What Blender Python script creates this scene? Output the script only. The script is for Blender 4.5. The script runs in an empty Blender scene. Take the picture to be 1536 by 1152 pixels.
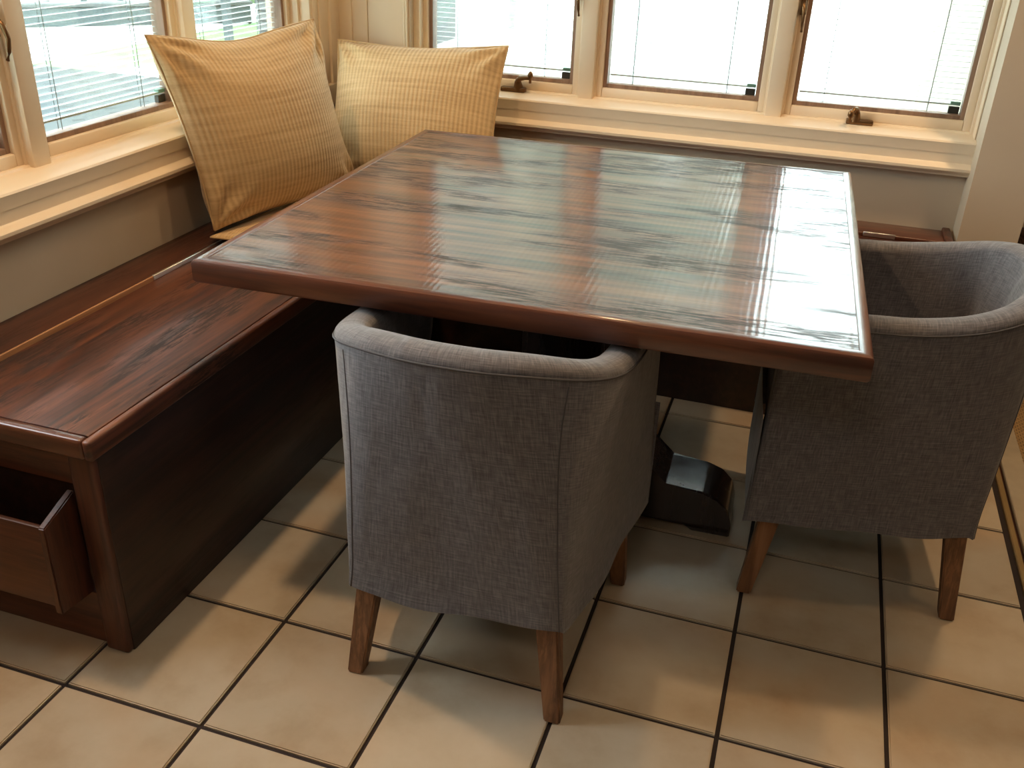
import bpy, bmesh, math, random
from mathutils import Vector, Matrix, noise
S = 0.305                      # one floor tile in metres; all layout numbers below are in tiles
D = bpy.data
SC = bpy.context.scene
COL = SC.collection
random.seed(7)

# ------------------------------------------------------------------ camera
def make_camera():
    cam = D.cameras.new('camera'); o = D.objects.new('camera', cam); COL.objects.link(o)
    yaw, pitch, roll = -0.29916244, 0.47719332, 0.03857689
    f = Vector((math.sin(yaw)*math.cos(pitch), math.cos(yaw)*math.cos(pitch), -math.sin(pitch)))
    r = f.cross(Vector((0, 0, 1))).normalized(); u = r.cross(f)
    r2 = r*math.cos(roll) + u*math.sin(roll); u2 = u*math.cos(roll) - r*math.sin(roll)
    m = Matrix((r2, u2, -f)).transposed().to_4x4()
    m.translation = Vector((3.94571, -3.38446, 4.54410))*S
    o.matrix_world = m
    cam.sensor_width = 36.0; cam.lens = 36.0*1411.64/1536.0
    cam.clip_start = 0.02; cam.clip_end = 200
    SC.camera = o
make_camera()

# ------------------------------------------------------------------ world, lamps, exposure
SKY = 12.0
w = D.worlds.new('world'); SC.world = w; w.use_nodes = True
bg = w.node_tree.nodes['Background']
bg.inputs[0].default_value = (0.86, 0.95, 1.0, 1); bg.inputs[1].default_value = SKY

def lamp(name, x, y, power, col=(1.0, 0.66, 0.36), radius=0.05, angle=130, blend=0.6, z=7.95):
    l = D.lights.new(name, 'SPOT'); o = D.objects.new(name, l); COL.objects.link(o)
    o.location = (x*S, y*S, z*S); l.energy = power; l.color = col
    l.shadow_soft_size = radius; l.spot_size = math.radians(angle); l.spot_blend = blend
    return o
lamp('downlight_or_fill', -0.35, 0.98, 66)
lamp('downlight_or_fill', 6.3, 5.0, 58)
lamp('downlight_or_fill', 3.0, 0.7, 24, radius=0.14)
lamp('downlight_or_fill', 2.0, 5.2, 26, radius=0.05)
lamp('downlight_or_fill', 8.5, -2.5, 12, (1.0, 0.86, 0.70), radius=0.25)  # weak soft fill added on the right, no fixture seen there
lamp('downlight_or_fill', 3.0, -5.0, 44, (1.0, 0.89, 0.76), radius=0.35, angle=150)  # broad fill added behind the camera to lift the shadows

lamp('downlight_or_fill', 8.2, 2.6, 26, radius=0.12)  # added to warm the short right wall, fixture not seen
def portal(loc, rot, sx, sy):
    l = D.lights.new('window_portal', 'AREA'); l.shape = 'RECTANGLE'; l.size = sx*S; l.size_y = sy*S
    o = D.objects.new('window_portal', l); COL.objects.link(o)
    o.location = Vector(loc)*S; o.rotation_euler = rot; l.cycles.is_portal = True
portal((2.5, 7.15, 4.9), (-math.pi/2, 0, 0), 5.9, 4.4)
portal((-1.9, 3.3, 4.9), (0, -math.pi/2, 0), 4.4, 5.8)

SC.view_settings.view_transform = 'Standard'; SC.view_settings.look = 'None'
SC.view_settings.exposure = 0.0; SC.view_settings.gamma = 1.0
SC.view_settings.use_curve_mapping = False
SC.cycles.use_denoising = True
SC.cycles.max_bounces = 10; SC.cycles.transparent_max_bounces = 16
SC.cycles.sample_clamp_indirect = 8.0
SC.cycles.caustics_reflective = False; SC.cycles.caustics_refractive = False

# ------------------------------------------------------------------ materials
def nodes(name):
    m = D.materials.new(name); m.use_nodes = True
    nt = m.node_tree; b = nt.nodes['Principled BSDF']
    return m, nt, b
def N(nt, t, **kw):
    n = nt.nodes.new(t)
    for k, v in kw.items():
        if k in n.inputs: n.inputs[k].default_value = v
        else: setattr(n, k, v)
    return n
def L(nt, a, ao, b, bi): nt.links.new(a.outputs[ao], b.inputs[bi])
def ramp(nt, stops, interp='LINEAR'):
    r = nt.nodes.new('ShaderNodeValToRGB'); r.color_ramp.interpolation = interp
    e = r.color_ramp.elements
    while len(e) < len(stops): e.new(0.5)
    for i, (p, c) in enumerate(stops):
        e[i].position = p; e[i].color = (*c, 1) if len(c) == 3 else c
    return r
def coords(nt, scale, rot=(0, 0, 0), kind='Object'):
    t = nt.nodes.new('ShaderNodeTexCoord'); mp = nt.nodes.new('ShaderNodeMapping')
    mp.inputs['Scale'].default_value = scale; mp.inputs['Rotation'].default_value = rot
    L(nt, t, kind, mp, 'Vector'); return mp
def bump(nt, b, src, out, strength, dist=0.002):
    bp = N(nt, 'ShaderNodeBump'); bp.inputs['Strength'].default_value = strength; bp.inputs['Distance'].default_value = dist
    L(nt, src, out, bp, 'Height'); L(nt, bp, 'Normal', b, 'Normal'); return bp

def mat_plain(name, col, rough=0.5, var=0.04, metal=0.0, nscale=8.0, bstr=0.05):
    m, nt, b = nodes(name)
    mp = coords(nt, (1, 1, 1)); n = N(nt, 'ShaderNodeTexNoise', Scale=nscale, Detail=4.0)
    L(nt, mp, 0, n, 'Vector')
    r = ramp(nt, [(0.3, tuple(max(0, c*(1-var)) for c in col)), (0.7, tuple(min(1, c*(1+var)) for c in col))])
    L(nt, n, 'Fac', r, 0); L(nt, r, 0, b, 'Base Color')
    b.inputs['Roughness'].default_value = rough; b.inputs['Metallic'].default_value = metal
    n2 = N(nt, 'ShaderNodeTexNoise', Scale=nscale*30, Detail=2.0); L(nt, mp, 0, n2, 'Vector')
    bump(nt, b, n2, 'Fac', bstr, 0.001)
    return m

def mat_wood(name, axis='X', dark=(0.045, 0.013, 0.006), mid=(0.125, 0.035, 0.013), light=(0.22, 0.072, 0.026),
             rough=0.28, coat=0.0, streak=0.55, rip=0.0, soot=(0.018, 0.012, 0.010)):
    m, nt, b = nodes(name)
    sc = {'X': (1.2, 22, 22), 'Y': (22, 1.2, 22), 'Z': (22, 22, 1.2)}[axis]
    mp = coords(nt, sc)
    n = N(nt, 'ShaderNodeTexNoise', Scale=1.6, Detail=8.0, Roughness=0.62, Distortion=0.5); L(nt, mp, 0, n, 'Vector')
    r = ramp(nt, [(0.36, dark), (0.50, mid), (0.66, light)]); L(nt, n, 'Fac', r, 0)
    # short dark pore streaks
    sc2 = {'X': (8.5, 95, 95), 'Y': (95, 8.5, 95), 'Z': (95, 95, 8.5)}[axis]
    mp2 = coords(nt, sc2); n2 = N(nt, 'ShaderNodeTexNoise', Scale=1.5, Detail=6.0, Roughness=0.75); L(nt, mp2, 0, n2, 'Vector')
    sc3 = {'X': (1.6, 8, 8), 'Y': (8, 1.6, 8), 'Z': (8, 8, 1.6)}[axis]
    mp3 = coords(nt, sc3); n3 = N(nt, 'ShaderNodeTexNoise', Scale=1.7, Detail=3.0); L(nt, mp3, 0, n3, 'Vector')
    r2 = ramp(nt, [(0.45, (0, 0, 0)), (0.53, (1, 1, 1))]); L(nt, n2, 'Fac', r2, 0)
    r3 = ramp(nt, [(0.45, (0, 0, 0)), (0.57, (1, 1, 1))]); L(nt, n3, 'Fac', r3, 0)
    mu = N(nt, 'ShaderNodeMath', operation='MULTIPLY'); L(nt, r2, 0, mu, 0); L(nt, r3, 0, mu, 1)
    mu2 = N(nt, 'ShaderNodeMath', operation='MULTIPLY'); L(nt, mu, 0, mu2, 0); mu2.inputs[1].default_value = streak
    mx = N(nt, 'ShaderNodeMix', data_type='RGBA'); L(nt, mu2, 0, mx, 0); L(nt, r, 0, mx, 6); mx.inputs[7].default_value = (*soot, 1)
    L(nt, mx, 2, b, 'Base Color')
    rr = N(nt, 'ShaderNodeMapRange'); rr.inputs['To Min'].default_value = rough; rr.inputs['To Max'].default_value = min(1, rough+0.35)
    L(nt, mu2, 0, rr, 0); L(nt, rr, 0, b, 'Roughness')
    cw = N(nt, 'ShaderNodeMath', operation='MULTIPLY_ADD'); L(nt, mu2, 0, cw, 0); cw.inputs[1].default_value = -0.92*coat; cw.inputs[2].default_value = coat; L(nt, cw, 0, b, 'Coat Weight')
    b.inputs['Coat IOR'].default_value = 1.7 if coat >= 1 else 1.5; b.inputs['Coat Roughness'].default_value = 0.085
    bp = bump(nt, b, n2, 'Fac', 0.12, 0.001)
    if rip:
        wv = N(nt, 'ShaderNodeTexWave', wave_type='BANDS', bands_direction='X'); wv.inputs['Scale'].default_value = 26.0
        wv.inputs['Distortion'].default_value = 1.2; wv.inputs['Detail'].default_value = 1.0
        L(nt, coords(nt, (1, 0.35, 1)), 0, wv, 'Vector')
        mr = N(nt, 'ShaderNodeMath', operation='MULTIPLY_ADD'); L(nt, wv, 'Fac', mr, 0); mr.inputs[1].default_value = rip
        L(nt, n2, 'Fac', mr, 2); L(nt, mr, 0, bp, 'Height')
        bp2 = N(nt, 'ShaderNodeBump'); bp2.inputs['Strength'].default_value = 0.10; bp2.inputs['Distance'].default_value = 0.001
        L(nt, mr, 0, bp2, 'Height'); L(nt, bp2, 'Normal', b, 'Coat Normal')
    return m

def mat_tile():
    m, nt, b = nodes('glazed_tile')
    oi = nt.nodes.new('ShaderNodeObjectInfo')
    mp = coords(nt, (1, 1, 1)); add = N(nt, 'ShaderNodeVectorMath', operation='ADD')
    sc = N(nt, 'ShaderNodeVectorMath', operation='SCALE'); L(nt, oi, 'Location', sc, 0); sc.inputs['Scale'].default_value = 3.7
    L(nt, mp, 0, add, 0); L(nt, sc, 0, add, 1)
    n = N(nt, 'ShaderNodeTexNoise', Scale=5.0, Detail=5.0, Roughness=0.6); L(nt, add, 0, n, 'Vector')
    r = ramp(nt, [(0.32, (0.46, 0.355, 0.24)), (0.5, (0.55, 0.46, 0.34)), (0.70, (0.60, 0.52, 0.405))]); L(nt, n, 'Fac', r, 0)
    n2 = N(nt, 'ShaderNodeTexNoise', Scale=2.6, Detail=3.0); L(nt, add, 0, n2, 'Vector')
    r2 = ramp(nt, [(0.5, (0, 0, 0)), (0.75, (1, 1, 1))]); L(nt, n2, 'Fac', r2, 0)
    mx = N(nt, 'ShaderNodeMix', data_type='RGBA', blend_type='MULTIPLY'); L(nt, r2, 0, mx, 0); L(nt, r, 0, mx, 6); mx.inputs[7].default_value = (0.93, 0.74, 0.58, 1)
    hs = N(nt, 'ShaderNodeHueSaturation'); L(nt, mx, 2, hs, 'Color')
    mr = N(nt, 'ShaderNodeMapRange'); mr.inputs['To Min'].default_value = 0.93; mr.inputs['To Max'].default_value = 1.05; L(nt, oi, 'Random', mr, 0); L(nt, mr, 0, hs, 'Value')
    L(nt, hs, 0, b, 'Base Color'); b.inputs['Roughness'].default_value = 0.34
    b.inputs['Specular IOR Level'].default_value = 0.45
    n3 = N(nt, 'ShaderNodeTexNoise', Scale=14.0, Detail=3.0); L(nt, add, 0, n3, 'Vector'); bump(nt, b, n3, 'Fac', 0.25, 0.002)
    return m

def mat_linen():
    m, nt, b = nodes('grey_linen')
    mp = coords(nt, (1, 1, 1), kind='UV')
    def thread(dx, dy, s):
        q = N(nt, 'ShaderNodeMapping'); q.inputs['Scale'].default_value = (dx, dy, 1); L(nt, mp, 0, q, 'Vector')
        n = N(nt, 'ShaderNodeTexNoise', Scale=s, Detail=3.0, Roughness=0.6); L(nt, q, 0, n, 'Vector'); return n
    a = thread(52, 4, 4.0); c = thread(4, 52, 4.0); big = thread(1, 1, 3.0)
    ad = N(nt, 'ShaderNodeMath', operation='ADD'); L(nt, a, 'Fac', ad, 0); L(nt, c, 'Fac', ad, 1)
    hf = N(nt, 'ShaderNodeMath', operation='MULTIPLY'); L(nt, ad, 0, hf, 0); hf.inputs[1].default_value = 0.5
    r = ramp(nt, [(0.37, (0.074, 0.071, 0.080)), (0.5, (0.124, 0.118, 0.128)), (0.63, (0.192, 0.182, 0.194))]); L(nt, hf, 0, r, 0)
    L(nt, r, 0, b, 'Base Color'); b.inputs['Roughness'].default_value = 0.9
    b.inputs['Sheen Weight'].default_value = 0.25; b.inputs['Sheen Roughness'].default_value = 0.5
    bp = bump(nt, b, hf, 0, 0.35, 0.0015)
    n4 = N(nt, 'ShaderNodeTexNoise', Scale=5.0, Detail=2.0, Distortion=0.6)
    q = N(nt, 'ShaderNodeMapping'); q.inputs['Scale'].default_value = (1.6, 0.7, 1); q.inputs['Rotation'].default_value = (0, 0, 0.5); L(nt, mp, 0, q, 'Vector'); L(nt, q, 0, n4, 'Vector')
    b2 = N(nt, 'ShaderNodeBump'); b2.inputs['Strength'].default_value = 0.35; b2.inputs['Distance'].default_value = 0.02
    L(nt, n4, 'Fac', b2, 'Height'); L(nt, b2, 'Normal', bp, 'Normal')
    return m

def mat_rib():
    m, nt, b = nodes('ribbed_cushion_cloth')
    mp = coords(nt, (1, 1, 1), kind='UV')
    wv = N(nt, 'ShaderNodeTexWave', wave_type='BANDS', bands_direction='X'); wv.inputs['Scale'].default_value = 13.0; wv.inputs['Distortion'].default_value = 0.15
    wv.inputs['Detail'].default_value = 1.0
    L(nt, mp, 0, wv, 'Vector')
    q = N(nt, 'ShaderNodeMapping'); q.inputs['Scale'].default_value = (2.0, 26, 1); L(nt, mp, 0, q, 'Vector')
    n = N(nt, 'ShaderNodeTexNoise', Scale=1.0, Detail=5.0, Roughness=0.65); L(nt, q, 0, n, 'Vector')
    q2 = N(nt, 'ShaderNodeMapping'); q2.inputs['Scale'].default_value = (60, 70, 1); L(nt, mp, 0, q2, 'Vector')
    n2 = N(nt, 'ShaderNodeTexNoise', Scale=2.0, Detail=2.0); L(nt, q2, 0, n2, 'Vector')
    r = ramp(nt, [(0.22, (0.40, 0.255, 0.115)), (0.55, (0.60, 0.415, 0.21)), (0.80, (0.70, 0.51, 0.28))])
    ma = N(nt, 'ShaderNodeMath', operation='MULTIPLY_ADD'); L(nt, wv, 'Fac', ma, 0); ma.inputs[1].default_value = 0.20; L(nt, n, 'Fac', ma, 2)
    mb = N(nt, 'ShaderNodeMath', operation='MULTIPLY_ADD'); L(nt, n2, 'Fac', mb, 0); mb.inputs[1].default_value = 0.18
    ms = N(nt, 'ShaderNodeMath', operation='SUBTRACT'); L(nt, ma, 0, ms, 0); ms.inputs[1].default_value = 0.18; L(nt, ms, 0, mb, 2)
    L(nt, mb, 0, r, 0); L(nt, r, 0, b, 'Base Color'); b.inputs['Roughness'].default_value = 0.85
    b.inputs['Sheen Weight'].default_value = 0.2
    mc = N(nt, 'ShaderNodeMath', operation='MULTIPLY_ADD'); L(nt, n2, 'Fac', mc, 0); mc.inputs[1].default_value = 0.5; L(nt, wv, 'Fac', mc, 2)
    bump(nt, b, mc, 0, 0.45, 0.0025)
    return m

def mat_glass():
    m = D.materials.new('window_glass'); m.use_nodes = True; nt = m.node_tree
    nt.nodes.remove(nt.nodes['Principled BSDF'])
    out = nt.nodes['Material Output']
    tr = N(nt, 'ShaderNodeBsdfTransparent', Color=(0.93, 0.96, 0.95, 1)); gl = N(nt, 'ShaderNodeBsdfGlossy', Roughness=0.01)
    # thin pane: same reflectance from both faces (the Fresnel node inverts the index on back faces)
    geo = nt.nodes.new('ShaderNodeNewGeometry'); ior = N(nt, 'ShaderNodeMix', data_type='FLOAT')
    ior.inputs[2].default_value = 1.5; ior.inputs[3].default_value = 1/1.5; L(nt, geo, 'Backfacing', ior, 0)
    fr = N(nt, 'ShaderNodeFresnel'); L(nt, ior, 0, fr, 'IOR'); mx = N(nt, 'ShaderNodeMixShader')
    L(nt, fr, 0, mx, 0); L(nt, tr, 0, mx, 1); L(nt, gl, 0, mx, 2); L(nt, mx, 0, out, 0)
    return m

def mat_rug():
    m, nt, b = nodes('jute_weave')
    mp = coords(nt, (1, 1, 1))
    br = N(nt, 'ShaderNodeTexBrick', Scale=60.0); br.inputs['Color1'].default_value = (0.42, 0.27, 0.12, 1); br.inputs['Color2'].default_value = (0.33, 0.21, 0.09, 1)
    br.inputs['Mortar'].default_value = (0.10, 0.06, 0.03, 1); br.inputs['Mortar Size'].default_value = 0.06; br.inputs['Brick Width'].default_value = 0.9; br.inputs['Row Height'].default_value = 0.6
    L(nt, mp, 0, br, 'Vector'); L(nt, br, 'Color', b, 'Base Color'); b.inputs['Roughness'].default_value = 0.9
    bump(nt, b, br, 'Fac', -0.6, 0.004)
    return m

def mat_pavers():
    m, nt, b = nodes('patio_paving')
    mp = coords(nt, (1, 1, 1), (0, 0, 0.72)); sx = nt.nodes.new('ShaderNodeSeparateXYZ'); L(nt, mp, 0, sx, 0)
    ms = []
    for k, per in ((0, 0.22), (1, 0.36)):
        d = N(nt, 'ShaderNodeMath', operation='DIVIDE'); L(nt, sx, k, d, 0); d.inputs[1].default_value = per
        f = N(nt, 'ShaderNodeMath', operation='FRACT'); L(nt, d, 0, f, 0)
        l = N(nt, 'ShaderNodeMath', operation='LESS_THAN'); L(nt, f, 0, l, 0); l.inputs[1].default_value = 0.3; ms.append(l)
    mu = N(nt, 'ShaderNodeMath', operation='MULTIPLY'); L(nt, ms[0], 0, mu, 0); L(nt, ms[1], 0, mu, 1)
    n = N(nt, 'ShaderNodeTexNoise', Scale=0.8, Detail=3.0); L(nt, mp, 0, n, 'Vector')
    r = ramp(nt, [(0.4, (0.030, 0.040, 0.043)), (0.65, (0.050, 0.056, 0.056))]); L(nt, n, 'Fac', r, 0)
    mx = N(nt, 'ShaderNodeMix', data_type='RGBA'); L(nt, mu, 0, mx, 0); L(nt, r, 0, mx, 6); mx.inputs[7].default_value = (0.013, 0.018, 0.019, 1)
    L(nt, mx, 2, b, 'Base Color'); b.inputs['Roughness'].default_value = 0.8
    return m

def mat_foliage(name, c0, c1):
    m, nt, b = nodes(name)
    n = N(nt, 'ShaderNodeTexNoise', Scale=2.5, Detail=5.0); L(nt, coords(nt, (1, 1, 1)), 0, n, 'Vector')
    r = ramp(nt, [(0.35, c0), (0.65, c1)]); L(nt, n, 'Fac', r, 0); L(nt, r, 0, b, 'Base Color'); b.inputs['Roughness'].default_value = 0.7
    return m

M_TABLE = mat_wood('table_wood', 'X', dark=(0.042, 0.012, 0.006), mid=(0.118, 0.033, 0.013), light=(0.21, 0.070, 0.028), rough=0.30, coat=1.0, streak=0.9, rip=0.9)
M_TEDGE = mat_wood('table_edge_wood', 'X', dark=(0.045, 0.012, 0.006), mid=(0.092, 0.026, 0.011), light=(0.14, 0.042, 0.017), rough=0.3, coat=0.5, streak=0.2)
M_TEDGEY = mat_wood('table_side_edge_wood', 'Y', dark=(0.045, 0.012, 0.006), mid=(0.092, 0.026, 0.011), light=(0.14, 0.042, 0.017), rough=0.3, coat=0.5, streak=0.2)
M_BENCH = mat_wood('bench_wood', 'Y', dark=(0.035, 0.011, 0.006), mid=(0.095, 0.027, 0.011), light=(0.165, 0.050, 0.019), rough=0.42, coat=0.12, streak=0.8)
M_BENCHX = mat_wood('bench_wood_across', 'X', dark=(0.045, 0.012, 0.006), mid=(0.085, 0.024, 0.010), light=(0.13, 0.04, 0.016), rough=0.4, coat=0.15, streak=0.3)
M_BENCHZ = mat_wood('bench_wood_upright', 'Z', dark=(0.045, 0.012, 0.006), mid=(0.085, 0.024, 0.010), light=(0.12, 0.036, 0.015), rough=0.4, coat=0.15, streak=0.3)
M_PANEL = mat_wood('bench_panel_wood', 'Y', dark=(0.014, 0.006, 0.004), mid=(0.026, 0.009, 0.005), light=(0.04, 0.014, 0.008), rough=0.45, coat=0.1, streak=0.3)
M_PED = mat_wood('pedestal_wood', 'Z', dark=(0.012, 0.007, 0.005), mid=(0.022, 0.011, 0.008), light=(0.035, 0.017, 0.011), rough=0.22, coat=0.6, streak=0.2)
M_LEG = mat_wood('oak_leg_wood', 'Z', dark=(0.13, 0.055, 0.024), mid=(0.22, 0.10, 0.042), light=(0.31, 0.15, 0.07), rough=0.5, streak=0.4)
M_TILE = mat_tile()
M_GROUT = mat_plain('dark_grout', (0.030, 0.020, 0.018), 0.9)
M_WALL = mat_plain('beige_wall_paint', (0.56, 0.46, 0.345), 0.75, 0.02, bstr=0.15)
M_CEIL = mat_plain('ceiling_paint', (0.75, 0.70, 0.62), 0.9, 0.02)
M_TRIM = mat_plain('cream_trim_paint', (0.80, 0.66, 0.49), 0.38, 0.02, bstr=0.04)
M_STOP = mat_wood('window_stop_wood', 'Z', dark=(0.20, 0.12, 0.08), mid=(0.28, 0.175, 0.12), light=(0.34, 0.22, 0.15), rough=0.5, streak=0.1)
M_BRONZE = mat_plain('bronze_hardware', (0.20, 0.11, 0.05), 0.35, 0.1, metal=0.85)
M_SILVER = mat_plain('piano_hinge_metal', (0.75, 0.74, 0.72), 0.3, 0.05, metal=1.0)
M_BLIND = mat_plain('white_blind_metal', (0.75, 0.78, 0.78), 0.45, 0.02)
M_CORD = mat_plain('grey_cord', (0.25, 0.27, 0.28), 0.8, 0.02)
M_DARKPL = mat_plain('dark_plastic', (0.03, 0.028, 0.022), 0.5)
M_GREENPL = mat_plain('green_plastic', (0.16, 0.30, 0.24), 0.5)
M_GLASS = mat_glass(); M_LINEN = mat_linen(); M_RIB = mat_rib()
M_SEAM = mat_plain('grey_seam_thread', (0.085, 0.082, 0.09), 0.9)
M_RUG = mat_rug(); M_RUGB = mat_plain('rug_border_cloth', (0.44, 0.37, 0.27), 0.9, 0.05, nscale=30, bstr=0.4)
M_BRASS = mat_plain('floor_strip_metal', (0.60, 0.42, 0.20), 0.35, 0.05, metal=0.6)
M_BLACK = mat_plain('black_paint', (0.015, 0.014, 0.013), 0.5)
M_INSIDE = mat_plain('black_lining', (0.02, 0.018, 0.018), 0.9)
M_PAVE = mat_pavers(); M_CONC = mat_plain('pale_concrete', (0.55, 0.55, 0.52), 0.9, 0.1, nscale=1.5)
M_LAWN = mat_foliage('lawn_grass', (0.10, 0.20, 0.06), (0.18, 0.30, 0.10))
M_LEAF = mat_foliage('tree_leaves', (0.20, 0.23, 0.17), (0.36, 0.39, 0.30))
M_HEDGE = mat_foliage('hedge_leaves', (0.09, 0.17, 0.08), (0.20, 0.34, 0.16))
M_BARK = mat_plain('bark', (0.40, 0.39, 0.36), 0.9, 0.3, nscale=6)
M_FENCE = mat_plain('painted_fence', (0.055, 0.075, 0.078), 0.7, 0.1)
M_SIDING = mat_plain('pale_siding', (0.085, 0.09, 0.09), 0.7, 0.03)

# ------------------------------------------------------------------ helpers
def tag(o, label=None, cat=None, group=None, kind=None):
    if label: o['label'] = label
    if cat: o['category'] = cat
    if group: o['group'] = group
    if kind: o['kind'] = kind
    return o
def empty(name, loc=(0, 0, 0), rz=0.0):
    o = D.objects.new(name, None); COL.objects.link(o); o.empty_display_size = 0.1
    o.location = Vector(loc)*S; o.rotation_euler = (0, 0, rz); return o
def mesh_obj(name, bm, mat, parent=None, smooth=False, loc=None):
    me = D.meshes.new(name)
    bmesh.ops.scale(bm, vec=(S, S, S), verts=bm.verts)
    bmesh.ops.recalc_face_normals(bm, faces=bm.faces)
    bm.to_mesh(me); bm.free()
    if mat: me.materials.append(mat)
    if smooth:
        for p in me.polygons: p.use_smooth = True
    o = D.objects.new(name, me); COL.objects.link(o)
    if loc: o.location = Vector(loc)*S
    if parent: o.parent = parent
    return o
def autosmooth(o, deg=35):
    me = o.data
    for p in me.polygons: p.use_smooth = True
    me.set_sharp_from_angle(angle=math.radians(deg))
def box(bm, x0, x1, y0, y1, z0, z1, bev=0.0, seg=1, mat=None):
    vs = [bm.verts.new((x, y, z)) for x in (x0, x1) for y in (y0, y1) for z in (z0, z1)]
    q = [(0, 1, 3, 2), (4, 6, 7, 5), (0, 4, 5, 1), (2, 3, 7, 6), (0, 2, 6, 4), (1, 5, 7, 3)]
    fs = [bm.faces.new([vs[i] for i in f]) for f in q]
    if mat is not None: bmesh.ops.transform(bm, matrix=mat, verts=vs)
    if bev > 0:
        es = list({e for f in fs for e in f.edges})
        bmesh.ops.bevel(bm, geom=es, offset=bev, segments=seg, affect='EDGES', profile=0.5)
def boxo(name, b, mat, parent=None, bev=0.0, seg=1, kind=None):
    bm = bmesh.new(); box(bm, *b, bev=bev, seg=seg); o = mesh_obj(name, bm, mat, parent)
    if bev: autosmooth(o)
    if kind: o['kind'] = kind
    return o
def extrude_profile(bm, prof, axis, a0, a1, closed=True):
    """prof: list of (u, v); axis 'X': u->y, v->z ; axis 'Y': u->x, v->z ; axis 'Z': u->x, v->y"""
    def P(u, v, a):
        return {'X': (a, u, v), 'Y': (u, a, v), 'Z': (u, v, a)}[axis]
    A = [bm.verts.new(P(u, v, a0)) for u, v in prof]; B = [bm.verts.new(P(u, v, a1)) for u, v in prof]
    n = len(prof)
    for i in range(n if closed else n-1):
        j = (i+1) % n; bm.faces.new((A[i], A[j], B[j], B[i]))
    if closed: bm.faces.new(A); bm.faces.new(B[::-1])
def tube(bm, pts, r, sides=8, cap=True):
    pts = [Vector(p) for p in pts]; rs = r if isinstance(r, (list, tuple)) else [r]*len(pts)
    rings = []
    for i, p in enumerate(pts):
        t = (pts[min(i+1, len(pts)-1)] - pts[max(i-1, 0)]).normalized()
        ref = Vector((0, 0, 1)) if abs(t.z) < 0.9 else Vector((1, 0, 0))
        a = t.cross(ref).normalized(); b = t.cross(a)
        rings.append([bm.verts.new(p + (a*math.cos(k*2*math.pi/sides) + b*math.sin(k*2*math.pi/sides))*rs[i]) for k in range(sides)])
    for i in range(len(rings)-1):
        for k in range(sides):
            bm.faces.new((rings[i][k], rings[i][(k+1) % sides], rings[i+1][(k+1) % sides], rings[i+1][k]))
    if cap: bm.faces.new(rings[0]); bm.faces.new(rings[-1][::-1])
def smoothstep(t): t = max(0, min(1, t)); return t*t*(3-2*t)

# ------------------------------------------------------------------ room shell
XL, YB, ZC = -1.37, 6.65, 8.0        # left wall, back wall, ceiling
XR, YF = 14.0, -9.0
floor = boxo('floor', (XL-0.5, XR, YF, 14, -0.25, -0.022), M_GROUT, kind='structure')
bm = bmesh.new(); g = 0.0145
box(bm, g, 1-g, g, 1-g, -0.05, 0.0)
top = [e for e in bm.edges if all(abs(v.co.z) < 1e-6 for v in e.verts)]
bmesh.ops.bevel(bm, geom=top, offset=0.008, segments=2, affect='EDGES')
tile0 = None
for i in range(-2, 6):
    for j in range(-4, 7):
        if tile0 is None:
            t = mesh_obj('tile', bm, M_TILE, floor, loc=(i, j, 0)); autosmooth(t, 50); tile0 = t
        else:
            t = tile0.copy(); COL.objects.link(t); t.location = Vector((i, j, 0))*S
        t.parent = floor
boxo('floor_board', (6.09, XR, YF, 14, -0.1, -0.005), M_BENCH, floor)
tr = boxo('trim_1', (6.035, 6.085, -4, 7.0, -0.05, 0.012), M_BRASS, bev=0.008, kind='structure')

def wall(name, boxes, mat=M_WALL):
    bm = bmesh.new()
    for b in boxes: box(bm, *b)
    o = mesh_obj(name, bm, mat); o['kind'] = 'structure'; return o
WT = 0.55
OB = (-0.47, 5.40, 2.60, 6.9)        # back opening x0,x1,z0,z1
OL = (-1.0, 6.12, 2.60, 6.9)         # left opening y0,y1,z0,z1
wall('wall_back', [(XL-WT, 5.42, YB, YB+WT, 0, OB[2]), (XL-WT, 5.42, YB, YB+WT, OB[3], ZC),
                   (XL-WT, OB[0], YB, YB+WT, OB[2], OB[3])])
wall('wall_left', [(XL-WT, XL, YF, YB, 0, OL[2]), (XL-WT, XL, YF, YB, OL[3], ZC),
                   (XL-WT, XL, OL[1], YB, OL[2], OL[3]), (XL-WT, XL, YF, OL[0], OL[2], OL[3])])
wall('wall_right', [(5.405, 5.93, 6.25, YB+WT, 0, ZC)])
wall('wall_far', [(5.93, XR, 13.5, 14, 0, ZC)])
wall('wall_side', [(XR-0.2, XR, YF, 14, 0, ZC)])
wall('wall_front', [(XL-WT, XR, YF-0.3, YF, 0, ZC)])
wall('ceiling', [(XL-WT, XR, YF, YB+WT, ZC, ZC+0.3), (5.9, XR, YB+WT, 14, ZC, ZC+0.3)], M_CEIL)
wall('wall_rear', [(5.405, 5.93, YB+WT, 14, 0, ZC)])

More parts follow.
